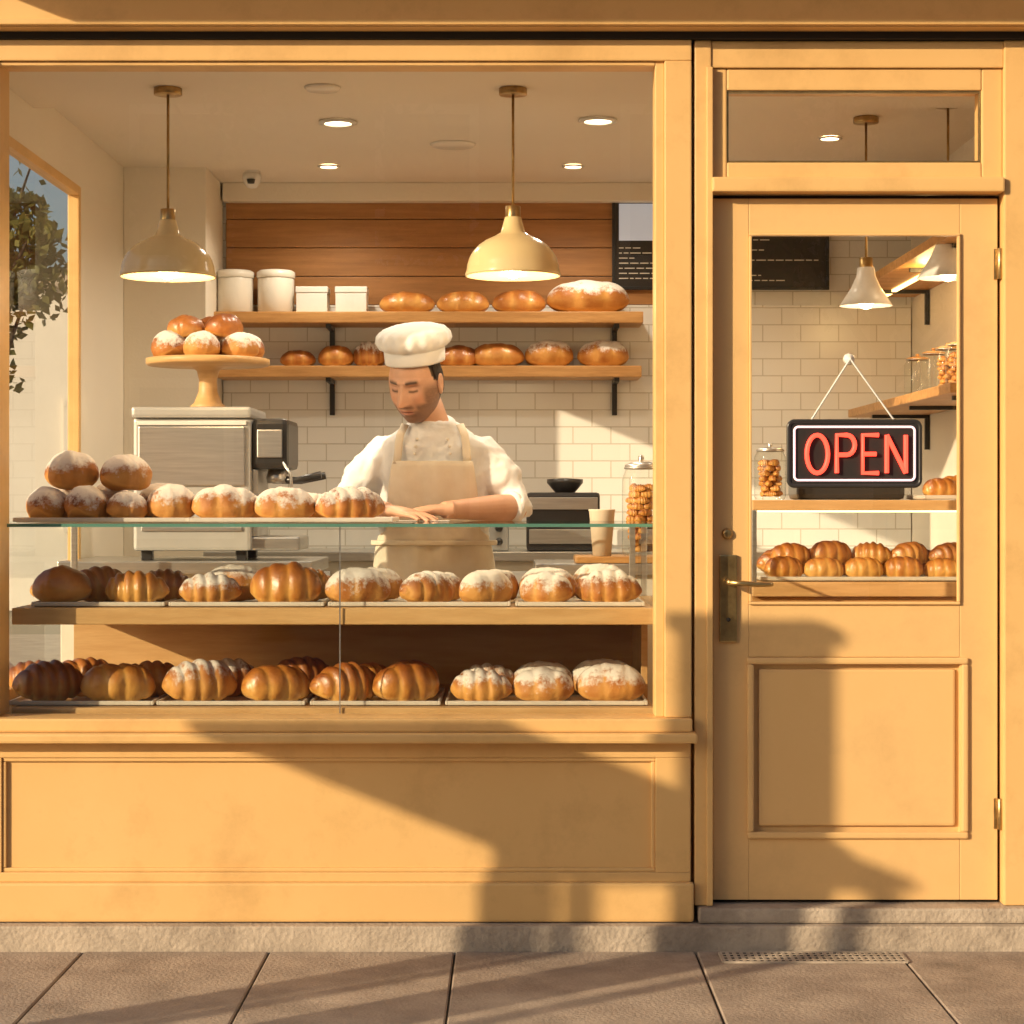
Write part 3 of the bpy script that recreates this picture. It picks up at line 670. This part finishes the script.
def ell(cx,cz,rx,rz,n=28): return [(cx+rx*math.cos(2*math.pi*i/n),cz+rz*math.sin(2*math.pi*i/n)) for i in range(n)]
h=zt_-zb_
x=X(806); w=X(829)-x
strokes.append((ell(x+w*.5,(zb_+zt_)/2,w*.46,h/2),True))
x=X(837); w=X(855)-x
strokes.append(([(x,zb_),(x,zt_),(x+w*.55,zt_)]+[(x+w*.55+w*.45*math.cos(a),zt_-h*.26+h*.26*math.sin(a)) for a in [math.radians(90-180*i/10) for i in range(1,11)]]+[(x,zt_-h*.52)],False))
x=X(863); w=X(879)-x
strokes.append(([(x+w,zt_),(x,zt_),(x,zb_),(x+w,zb_)],False)); strokes.append(([(x,(zb_+zt_)/2),(x+w*.85,(zb_+zt_)/2)],False))
x=X(887); w=X(906)-x
strokes+=[([(x,zb_),(x,zt_)],False),([(x,zt_),(x+w,zb_)],False),([(x+w,zb_),(x+w,zt_)],False)]
curve('neon_letters',strokes,y-.008,.0066,M['neon'],Sg)
hk=(X(852),Z(358))
curve('hanging_cord',[([(X(812),sz1),hk],False),([hk,(X(897),sz1)],False)],y+.02,.0028,M['paper'],Sg)
o=lathe('suction_cup',[(0,.0),(.018,.0),(.014,.008),(.006,.012),(.006,.02),(0,.021)],(0,0,0),M['ceramic'],Sg); o.matrix_local=Matrix.Translation((hk[0],.053,hk[1]))@Matrix.Rotation(math.pi/2,4,'X')

# ---------------------------------------------------------------- baker
Bk=empty('baker')
TX=-.275
rings=[(.86,1.24,.12,.08),(.90,1.235,.185,.12),(1.0,1.23,.195,.128),(1.1,1.225,.19,.122),(1.2,1.215,.192,.122),(1.3,1.20,.205,.13),(1.38,1.185,.215,.134),(1.44,1.17,.218,.128),(1.49,1.155,.205,.112),(1.52,1.15,.180,.10),(1.545,1.14,.135,.088),(1.58,1.125,.080,.072)]
def tors(z):
    for a,b in zip(rings,rings[1:]):
        if a[0]<=z<=b[0]:
            k=(z-a[0])/(b[0]-a[0]); return [a[i]+(b[i]-a[i])*k for i in (1,2,3)]
    return list(rings[-1][1:]) if z>rings[-1][0] else list(rings[0][1:])
def remesh(o,vs,sm=6,disp=0,dsz=.1):
    m=o.modifiers.new('r','REMESH'); m.mode='VOXEL'; m.voxel_size=vs; m.use_smooth_shade=True
    s=o.modifiers.new('s','SMOOTH'); s.factor=.5; s.iterations=sm
    if disp:
        t=bpy.data.textures.new('folds','CLOUDS'); t.noise_scale=dsz; t.noise_depth=3
        d=o.modifiers.new('d','DISPLACE'); d.texture=t; d.strength=disp; d.mid_level=.5; d.texture_coords='LOCAL'
bm=bmesh.new(); rr=[]
SG=36
for z,cy,rx,ry in rings:
    rr.append([bm.verts.new((TX+rx*math.copysign(abs(math.cos(a))**.85,math.cos(a)),cy+ry*math.copysign(abs(math.sin(a))**.85,math.sin(a)),z)) for a in [2*math.pi*k/SG for k in range(SG)]])
for a,b in zip(rr,rr[1:]):
    for k in range(SG): bm.faces.new((a[k],a[(k+1)%SG],b[(k+1)%SG],b[k]))
bm.faces.new(rr[0][::-1]); bm.faces.new(rr[-1])
shR=Vector((-.108,1.16,1.462)); elR=Vector((.022,1.12,1.285)); wrR=Vector(W(444,510,.87))
shL=Vector((-.445,1.16,1.462)); elL=Vector((-.582,1.10,1.29)); wrL=Vector(W(388,511,.86))
def lerp(a,b,k): return a+(b-a)*k
bm_tube(bm,[shR+Vector((-.06,0,-.0)),shR,lerp(shR,elR,.5)+Vector((.015,.0,.01)),elR,lerp(elR,wrR,.10)],[.07,.076,.068,.060,.056],20)
bm_tube(bm,[shL+Vector((.06,0,-.0)),shL,lerp(shL,elL,.5)+Vector((-.015,0,.01)),elL,lerp(elL,wrL,.35)],[.07,.076,.068,.060,.056],20)
o=obj_from_bm(bm,'jacket',M['jacket'],Bk,True); remesh(o,.009,4,.034,.065)
d=(wrR-elR).normalized(); c=lerp(elR,wrR,.10)
tube('sleeve_cuff',[c-d*.012,c+d*.012],[.0595,.0575],M['jacket'],Bk,28)
d2=(wrL-elL).normalized(); c2=lerp(elL,wrL,.35)
tube('sleeve_cuff',[c2-d2*.012,c2+d2*.012],[.058,.056],M['jacket'],Bk,28)
tube('collar',[(TX+.005,1.125,1.548),(TX+.015,1.105,1.592)],[(.068,.074),(.062,.066)],M['jacket'],Bk,28)
def hand_bm(bm, wr, f, up, thumb, sc=1.12, curl=.55):
    f=f.normalized(); r=f.cross(up).normalized()*thumb; u=up.normalized()
    def L(a,b,c): return wr+f*a*sc+r*b*sc+u*c*sc
    bm_tube(bm,[L(-.03,0,0),L(.0,0,0),L(.04,0,.004),L(.085,0,.002),L(.098,-.002,0)],[(.022*sc,.027*sc),(.018*sc,.028*sc),(.016*sc,.039*sc),(.014*sc,.041*sc),(.010*sc,.036*sc)],20,u)
    for b,l,r0,sp in ((.030,.070,.0088,.10),(.010,.080,.0092,.03),(-.011,.074,.0088,-.04),(-.030,.058,.0078,-.12)):
        l1,l2,l3=l*.45,l*.32,l*.25; p=L(.080,b*.95,.002); pts=[p]; ang=.10*curl; q=Vector(p)
        for ll,da in ((l1,.22*curl),(l2,.38*curl),(l3,.25*curl)):
            dv=f*math.cos(ang)+r*sp-u*math.sin(ang); q=q+dv*ll*sc*1.2; pts.append(Vector(q)); ang+=da
        bm_tube(bm,pts,[r0*sc*1.1,r0*sc,r0*sc*.93,r0*sc*.72],12)
    bm_tube(bm,[L(.018,.020,-.002),L(.045,.048,-.006),L(.068,.062,-.010),L(.092,.066,-.014)],[.014*sc,.0115*sc,.010*sc,.0075*sc],12)
up=Vector((0,0,1))
bm=bmesh.new()
bm_tube(bm,[elR+(wrR-elR)*.0,lerp(elR,wrR,.3),lerp(elR,wrR,.7),wrR],[.046,.047,.036,.029],20)
hand_bm(bm,wrR,Vector((-1,-.12,-.10)),up,1)
o=obj_from_bm(bm,'forearm_and_hand',M['skin'],Bk,True); remesh(o,.0032,3)
bm=bmesh.new()
bm_tube(bm,[elL,lerp(elL,wrL,.3),lerp(elL,wrL,.7),wrL],[.046,.046,.036,.029],20)
hand_bm(bm,wrL,Vector((.75,-.55,-.10)),up,-1)
o=obj_from_bm(bm,'forearm_and_hand',M['skin'],Bk,True); remesh(o,.0032,3)
HC=Vector(W(416,383,1.04))
tube('neck',[(TX,1.15,1.52),(TX-.005,1.12,1.58),(HC.x+.015,HC.y+.05,HC.z-.04)],[.064,.060,.062],M['skin'],Bk,24)
def g(v,m,s): return math.exp(-((v-m)/s)**2)
def sst(a,b,v):
    t=min(1,max(0,(v-a)/(b-a))); return t*t*(3-2*t)
def build_head():
    bm=bmesh.new(); col=bm.verts.layers.float_color.new('hc'); NU,NV=120,110; rows=[]
    skin=Vector((.68,.39,.25)); beard=Vector((.11,.06,.038)); hair=Vector((.028,.016,.010)); lip=Vector((.50,.20,.14))
    for i in range(NV+1):
        ph=math.pi*i/NV; row=[]
        for k in range(NU):
            th=2*math.pi*k/NU
            x=math.sin(ph)*math.sin(th); y=-math.sin(ph)*math.cos(th); z=math.cos(ph)
            Xx=x*.078; Y=y*.098; Zz=z*.118
            if z<0:
                kz=-z; Xx*=1-.20*kz**2.2
                if y>0: Y*=1-.45*kz
                if y<0: Y*=1+.05*kz
                Zz*=1.0+.04*max(0,-y)
            front=1 if y<-.5 else max(0,(-y-.05)/.45)
            ax=abs(Xx)
            d=0
            d+=.006*g(ax,0,.04)*g(Zz,.0,.05)
            nb=sst(.020,-.030,Zz)*(1-sst(-.030,-.042,Zz)*1.0)
            d-=(.009+.027*nb)*g(Xx,0,.0095+.005*nb)*sst(.030,.012,Zz)*sst(-.043,-.036,Zz)
            d-=.008*g(ax,.013,.007)*g(Zz,-.032,.006)
            d+=.0172*g(ax,.031,.017)*g(Zz,.012,.014)
            d-=.0105*g(ax,.031,.012)*g(Zz,.009,.0085)
            d-=.009*g(ax,.028,.022)*g(Zz,.031,.008)
            d-=.004*g(ax,.045,.016)*g(Zz,-.018,.018)
            d-=.0075*g(Xx,0,.020)*g(Zz,-.0545,.0048)
            d-=.008*g(Xx,0,.018)*g(Zz,-.0665,.0050)
            d+=.004*g(Xx,0,.024)*g(Zz,-.0605,.0022)
            d+=.004*g(Xx,0,.02)*g(Zz,-.078,.005)
            d-=.012*g(Xx,0,.026)*g(Zz,-.098,.014)
            Y+=d*front
            v=bm.verts.new((Xx,Y,Zz))
            c=Vector(skin); n=noise.noise(Vector((Xx*220,Y*220,Zz*220)))*.5+.5
            c*= .94+.1*n
            c=c.lerp(Vector((.66,.27,.17)), .35*front*(g(ax,.045,.02)*g(Zz,-.02,.02)+g(Xx,0,.012)*g(Zz,-.028,.012)))
            bd=0
            if y<.25:
                side=sst(.050,.062,ax)*sst(.03,-.01,Zz)*sst(-.86,-.55,y)
                mous=g(Zz,-.046,.006)*sst(.034,.02,ax)*front
                bd=max(sst(-.045,-.066,Zz),side*.9,mous*.95, sst(.026,.040,ax)*sst(-.028,-.05,Zz))
                mouth=g(Xx,0,.021)*g(Zz,-.0605,.0085)*front
                bd*=1-min(1,mouth*1.3)
            bd*=.55+.45*n
            c=c.lerp(beard,min(.72,bd))
            lp=front*sst(.024,.017,ax)*sst(.010,.006,abs(Zz+.0605))
            c=c.lerp(lip,.75*lp); c=c.lerp(Vector((.10,.03,.02)),.85*front*sst(.022,.018,ax)*g(Zz,-.0605,.0016))
            c=c.lerp(hair,min(1,.95*front*sst(.050,.044,ax)*sst(.011,.017,ax)*g(Zz,.0335-.15*abs(ax-.030),.0052)))
            c=c.lerp(hair,min(1,.95*front*sst(.046,.042,ax)*sst(.016,.020,ax)*g(Zz,.0035+.12*abs(ax-.031),.0032)))
            c=c.lerp(Vector((.36,.17,.11)),.5*front*g(ax,.031,.013)*g(Zz,.019,.004))
            hr=0
            if y>.05 and Zz>-.055: hr=1
            if y>-.25 and Zz>.018: hr=1
            if Zz>.075: hr=1
            c=c.lerp(hair,hr)
            v[col]=(c.x,c.y,c.z,1); row.append(v)
        rows.append(row)
    for a,b in zip(rows,rows[1:]):
        for k in range(NU): bm.faces.new((a[k],a[(k+1)%NU],b[(k+1)%NU],b[k]))
    bmesh.ops.remove_doubles(bm,verts=bm.verts,dist=1e-5)
    m,nt,b=new_mat('face_skin'); at=N(nt,'ShaderNodeAttribute'); at.attribute_name='hc'; nt.links.new(at.outputs['Color'],b.inputs['Base Color'])
    b.inputs['Roughness'].default_value=.5
    n1=N(nt,'ShaderNodeTexNoise',i_Scale=300); bp=N(nt,'ShaderNodeBump',i_Strength=.15,i_Distance=.002); nt.links.new(n1.outputs[0],bp.inputs['Height']); nt.links.new(bp.outputs[0],b.inputs['Normal'])
    return obj_from_bm(bm,'head',m,None,True)
HE=bpy.data.objects.new('head_pivot',None); HE.empty_display_size=.1; link(HE,Bk)
HE.location=HC; HE.rotation_euler=Euler((math.radians(24),math.radians(3),math.radians(-24)),'XYZ'); HE.scale=(1.12,1.14,1.17)
hd=build_head(); hd.parent=HE
for sgn in (-1,1):
    bm=bmesh.new(); bmesh.ops.create_uvsphere(bm,u_segments=20,v_segments=14,radius=1)
    for v in bm.verts:
        x,y,z=v.co; r2=(y*y+(z)**2)
        x2=x*.008*(1 if x*sgn<0 else (1-.9*math.exp(-r2*3.5)))
        v.co=Vector((x2+sgn*(.004*y+.002*z),y*.017*(1+.25*z),z*.031))
    e_=obj_from_bm(bm,'ear',M['skin'],HE,True); e_.location=(sgn*.080,.008,-.002); e_.rotation_euler=(math.radians(-8),0,sgn*math.radians(18))
bm=bmesh.new(); bmesh.ops.create_uvsphere(bm,u_segments=40,v_segments=24,radius=1)
for v in list(bm.verts):
    x,y,z=v.co; n=noise.noise(Vector((x*9,y*9,z*3)))*.03
    v.co=Vector((x*.0815*(1+n),y*.101*(1+n)+.002,z*.118))
bmesh.ops.delete(bm,geom=[v for v in bm.verts if (v.co.z<-.05 or (v.co.y<-.022) or (v.co.y<.022 and v.co.z<.012))],context='VERTS')
obj_from_bm(bm,'hair',surf('dark_hair',(.035,.020,.012),(.015,.009,.006),rough=.55,scale=60,bump=.5,bscale=150,stretch=(1,1,.3)),HE,True)
pr=[(.084,.066),(.0885,.064),(.0895,.070),(.0905,.100),(.088,.102),(.092,.106),(.104,.113),(.111,.128),(.108,.146),(.096,.159),(.07,.168),(.035,.172),(0,.173)]
pl=[0,0,0,0,0,.010,.028,.030,.028,.024,.018,.012,0]
cp=lathe('chef_cap',pr,(0,.006,0),M['jacket'],HE,96,1.0,1.17,pl)
cp.rotation_euler=(math.radians(-9),0,0)
def arc(z,a0,a1,n,off=.018):
    cy,rx,ry=tors(z); out=[]
    for i in range(n+1):
        a=a0+(a1-a0)*i/n; out.append((TX+(rx+off)*math.copysign(abs(math.sin(a))**.85,math.sin(a)),cy-(ry+off)*math.copysign(abs(math.cos(a))**.85,math.cos(a)),z))
    return out
bm=bmesh.new(); rows=[]
zl=[1.445-.02*i for i in range(0,44)]
for z in zl:
    if z>1.20: aa=.55+(1.445-z)*1.1
    else: aa=1.0+min(.6,(1.20-z)*4)
    zz=max(z,.9); pts=arc(zz,-aa,aa,36,.021+ (0 if z>.95 else (.95-z)*.1))
    rows.append([bm.verts.new((p[0],p[1]-.006*math.sin(p[0]*60+z*8)*(1 if z<1.2 else .5),z)) for p in pts])
for a,b in zip(rows,rows[1:]):
    for k in range(len(a)-1): bm.faces.new((a[k],a[k+1],b[k+1],b[k]))
o=obj_from_bm(bm,'apron',M['apron'],Bk,True); m=o.modifiers.new('s','SOLIDIFY'); m.thickness=.004
def strap(pts,w=.014,nm='apron_strap'): tube(nm,pts,[(.003,w)]*len(pts),M['apron'],Bk,10,(0,-.7,.7))
def onb(a,z,off=.02):
    cy,rx,ry=tors(z); return (TX+(rx+off)*math.copysign(abs(math.sin(a))**.85,math.sin(a)),cy-(ry+off)*math.copysign(abs(math.cos(a))**.85,math.cos(a)),z)
for sg in (-1,1):
    strap([onb(sg*.47,1.435,.022),onb(sg*.47,1.47,.022),onb(sg*.50,1.505,.024),onb(sg*.62,1.535,.024),onb(sg*.95,1.572,.020)])
tube('apron_waist_tie',arc(1.16,-1.5,1.5,40,.031),[(.009,.002)]*41,M['apron'],Bk,8)
for i in range(3): 
    for sg in (-1,1):
        p=onb(sg*.22,1.47+.025*i*1.0,.012); lathe('button',[(0,0),(.006,0),(.006,.003),(0,.003)],(0,0,0),M['ceramic'],Bk,12).matrix_local=Matrix.Translation(p)@Matrix.Rotation(math.pi/2,4,'X')
bm=bmesh.new()
for sg in (-1,1):
    bm_tube(bm,[(TX+sg*.085,1.235,.98),(TX+sg*.095,1.235,.80),(TX+sg*.10,1.225,.52),(TX+sg*.105,1.245,.30),(TX+sg*.11,1.25,.145)],[.10,.095,.068,.062,.058],18)
bm_tube(bm,[(TX-.1,1.235,.95),(TX+.1,1.235,.95)],[.11,.11],18)
o=obj_from_bm(bm,'trousers',M['trouser'],Bk,True); remesh(o,.012,4,.012)
for sg in (-1,1):
    tube('shoe',[(TX+sg*.11,1.31,.14),(TX+sg*.11,1.25,.145),(TX+sg*.115,1.16,.135),(TX+sg*.12,1.07,.128)],[(.036,.034),(.042,.040),(.033,.045),(.024,.036)],M['black'],Bk,18,(0,0,1))
e=empty('paper_sheet'); box('sheet',X(394,.85),X(450,.85),.74,.92,ztg+.0005,ztg+.002,M['paper'],e,0)

# ---------------------------------------------------------------- trees and street context
def tree(name, x,y, h, cr, n=5200, seed=1, trunk=.13, base=.0):
    rnd=random.Random(seed); e=empty(name)
    bm=bmesh.new(); bm_tube(bm,[(x,y,base-.1),(x+.03,y,h*.25),(x-.04,y+.03,h*.5),(x,y,h*.72)],[trunk*1.15,trunk*.85,trunk*.65,trunk*.3],14)
    tips=[]
    for i in range(11):
        a=i*2.4; z0=h*(.38+.03*i); r=cr*rnd.uniform(.6,.95)
        p1=(x+r*.45*math.cos(a),y+r*.45*math.sin(a),z0+.22*h*.5); p2=(x+r*math.cos(a),y+r*math.sin(a),z0+h*rnd.uniform(.15,.34))
        bm_tube(bm,[(x,y,z0),p1,p2],[trunk*.4,trunk*.22,trunk*.07],8); tips+= [p1,p2]
    obj_from_bm(bm,'trunk_and_limbs',M['bark'],e,True)
    cl=[]
    for i in range(46):
        while True:
            v=Vector((rnd.uniform(-1,1),rnd.uniform(-1,1),rnd.uniform(-1,1)))
            if .25<v.length<1: break
        cl.append((Vector((x+v.x*cr,y+v.y*cr,h*.72+v.z*cr*.75)),cr*rnd.uniform(.16,.34)))
    for t in tips: cl.append((Vector(t),cr*.22))
    vs=[];fs=[]
    for i in range(n):
        c,r=cl[rnd.randrange(len(cl))]
        d=Vector((rnd.gauss(0,1),rnd.gauss(0,1),rnd.gauss(0,.8)))*r*.55; p=c+d; s=rnd.uniform(.04,.085)
        a=Vector((rnd.gauss(0,1),rnd.gauss(0,1),rnd.gauss(0,1))).normalized(); b=a.cross(Vector((rnd.gauss(0,1),rnd.gauss(0,1),rnd.gauss(0,1)))).normalized()
        k=len(vs); vs+=[p-a*s,p+b*s*.55,p+a*s,p-b*s*.55]; fs.append((k,k+1,k+2,k+3))
    me=bpy.data.meshes.new('foliage'); me.from_pydata([tuple(v) for v in vs],[],fs); me.materials.append(M['leaf']); link(bpy.data.objects.new('foliage',me),e)
tree('street_tree',-5.45,14.5,5.2,1.0,4200,1)
tree('street_tree',3.4,-12.6,6.0,2.0,4000,4)
tree('street_tree',-2.2,-12.8,5.6,1.8,4000,5)
def house(name,x0,x1,y0,y1,h,mat,face):
    e=empty(name)
    box('walls',x0,x1,y0,y1,-.1,h,mat,e,0)
    box('roof_cornice',x0-.15,x1+.15,y0-.15,y1+.15,h,h+.25,M['stone'],e,.02)
    yy=y1 if face>0 else y0; wl=[];fl=[]
    nx=max(2,int((x1-x0)/2)); 
    for i in range(nx):
        cx=x0+(i+.5)*(x1-x0)/nx
        for zz in [1.0+2.9*k for k in range(int(h/2.9))]:
            wl.append((cx-.45,cx+.45,yy+face*.0,yy+face*.03,zz,zz+1.5))
            fl+=[(cx-.55,cx+.55,yy,yy+face*.09,zz-.1,zz-.0),(cx-.55,cx+.55,yy,yy+face*.09,zz+1.5,zz+1.6),(cx-.55,cx-.45,yy,yy+face*.08,zz,zz+1.5),(cx+.45,cx+.55,yy,yy+face*.08,zz,zz+1.5)]
    boxes('windows',wl,M['darkglass'],e,0); boxes('window_frames',fl,M['fac3'],e,0)
house('stucco_building',-14,-5,-22,-15.5,5.8,M['fac1'],1)
house('terracotta_building',-4.8,3,-22,-15.6,6.3,M['fac2'],1)
house('white_building',3.2,12,-22,-15.4,6.0,M['fac3'],1)
house('white_building',-14.6,-4.1,20,26,4.0,M['fac3'],-1)
# unseen stall shape, added so its board and pillar throw shadow on the stallriser
Q=empty('unseen_shade_stall')
box('pillar',-3.44,-3.28,-2.66,-2.60,0,1.929,M['wood'],Q,.003)
box('shade_board',-4.2,-3.28,-3.42,-2.55,1.93,1.965,M['canvas'],Q,.004)
boxes('shade_stall_post',[(x-.025,x+.025,y-.025,y+.025,0,1.93) for x,y in ((-4.15,-3.38),(-3.33,-3.38))],M['wood'],Q,.003)
boxes('shade_stall_table',[(-4.08,-3.2,-3.3,-2.7,.72,.77)],M['wood'],Q,.005)
Q=empty('unseen_shadow_board')  # unseen upright board, added to cast the shadow on the door's left half
box('panel',-2.72,-2.37,-2.53,-2.48,.0,2.2,M['fac2'],Q,.006)
box('panel_cap',-2.74,-2.35,-2.54,-2.47,2.2,2.25,M['wood'],Q,.006)
box('shadow_notch_block',-2.37,-2.325,-2.53,-2.49,1.55,1.60,M['wood'],Q,.004)  # added block that notches the edge of the door shadow

# ---------------------------------------------------------------- sky, sun, camera
dirv=Vector((.78,.60,-.31)).normalized()
w=bpy.data.worlds.new('World'); sc.world=w; w.use_nodes=True; nt=w.node_tree
sky=nt.nodes.new('ShaderNodeTexSky'); sky.sky_type='NISHITA'; sky.sun_disc=False
el=math.asin(-dirv.z); sky.sun_elevation=el; sky.sun_rotation=math.atan2(-dirv.x,-dirv.y)%(2*math.pi)
sky.dust_density=2.5; sky.air_density=1.0
nt.links.new(sky.outputs[0],nt.nodes['Background'].inputs[0]); nt.nodes['Background'].inputs[1].default_value=.12
l=bpy.data.lights.new('sun','SUN'); l.energy=5.0; l.angle=math.radians(.5); l.color=(1,.80,.54)
so=bpy.data.objects.new('sun',l); COL.objects.link(so); so.rotation_euler=dirv.to_track_quat('-Z','Y').to_euler()
cam=bpy.data.cameras.new('camera'); co=bpy.data.objects.new('camera',cam); COL.objects.link(co)
co.location=(0,-DIST,EYE); co.rotation_euler=(math.pi/2,0,0)
cam.sensor_width=36; cam.lens=36*FL/1024; cam.shift_y=-12/1024; cam.clip_end=500
sc.camera=co
sc.view_settings.view_transform='Standard'; sc.view_settings.look='None'; sc.view_settings.exposure=0
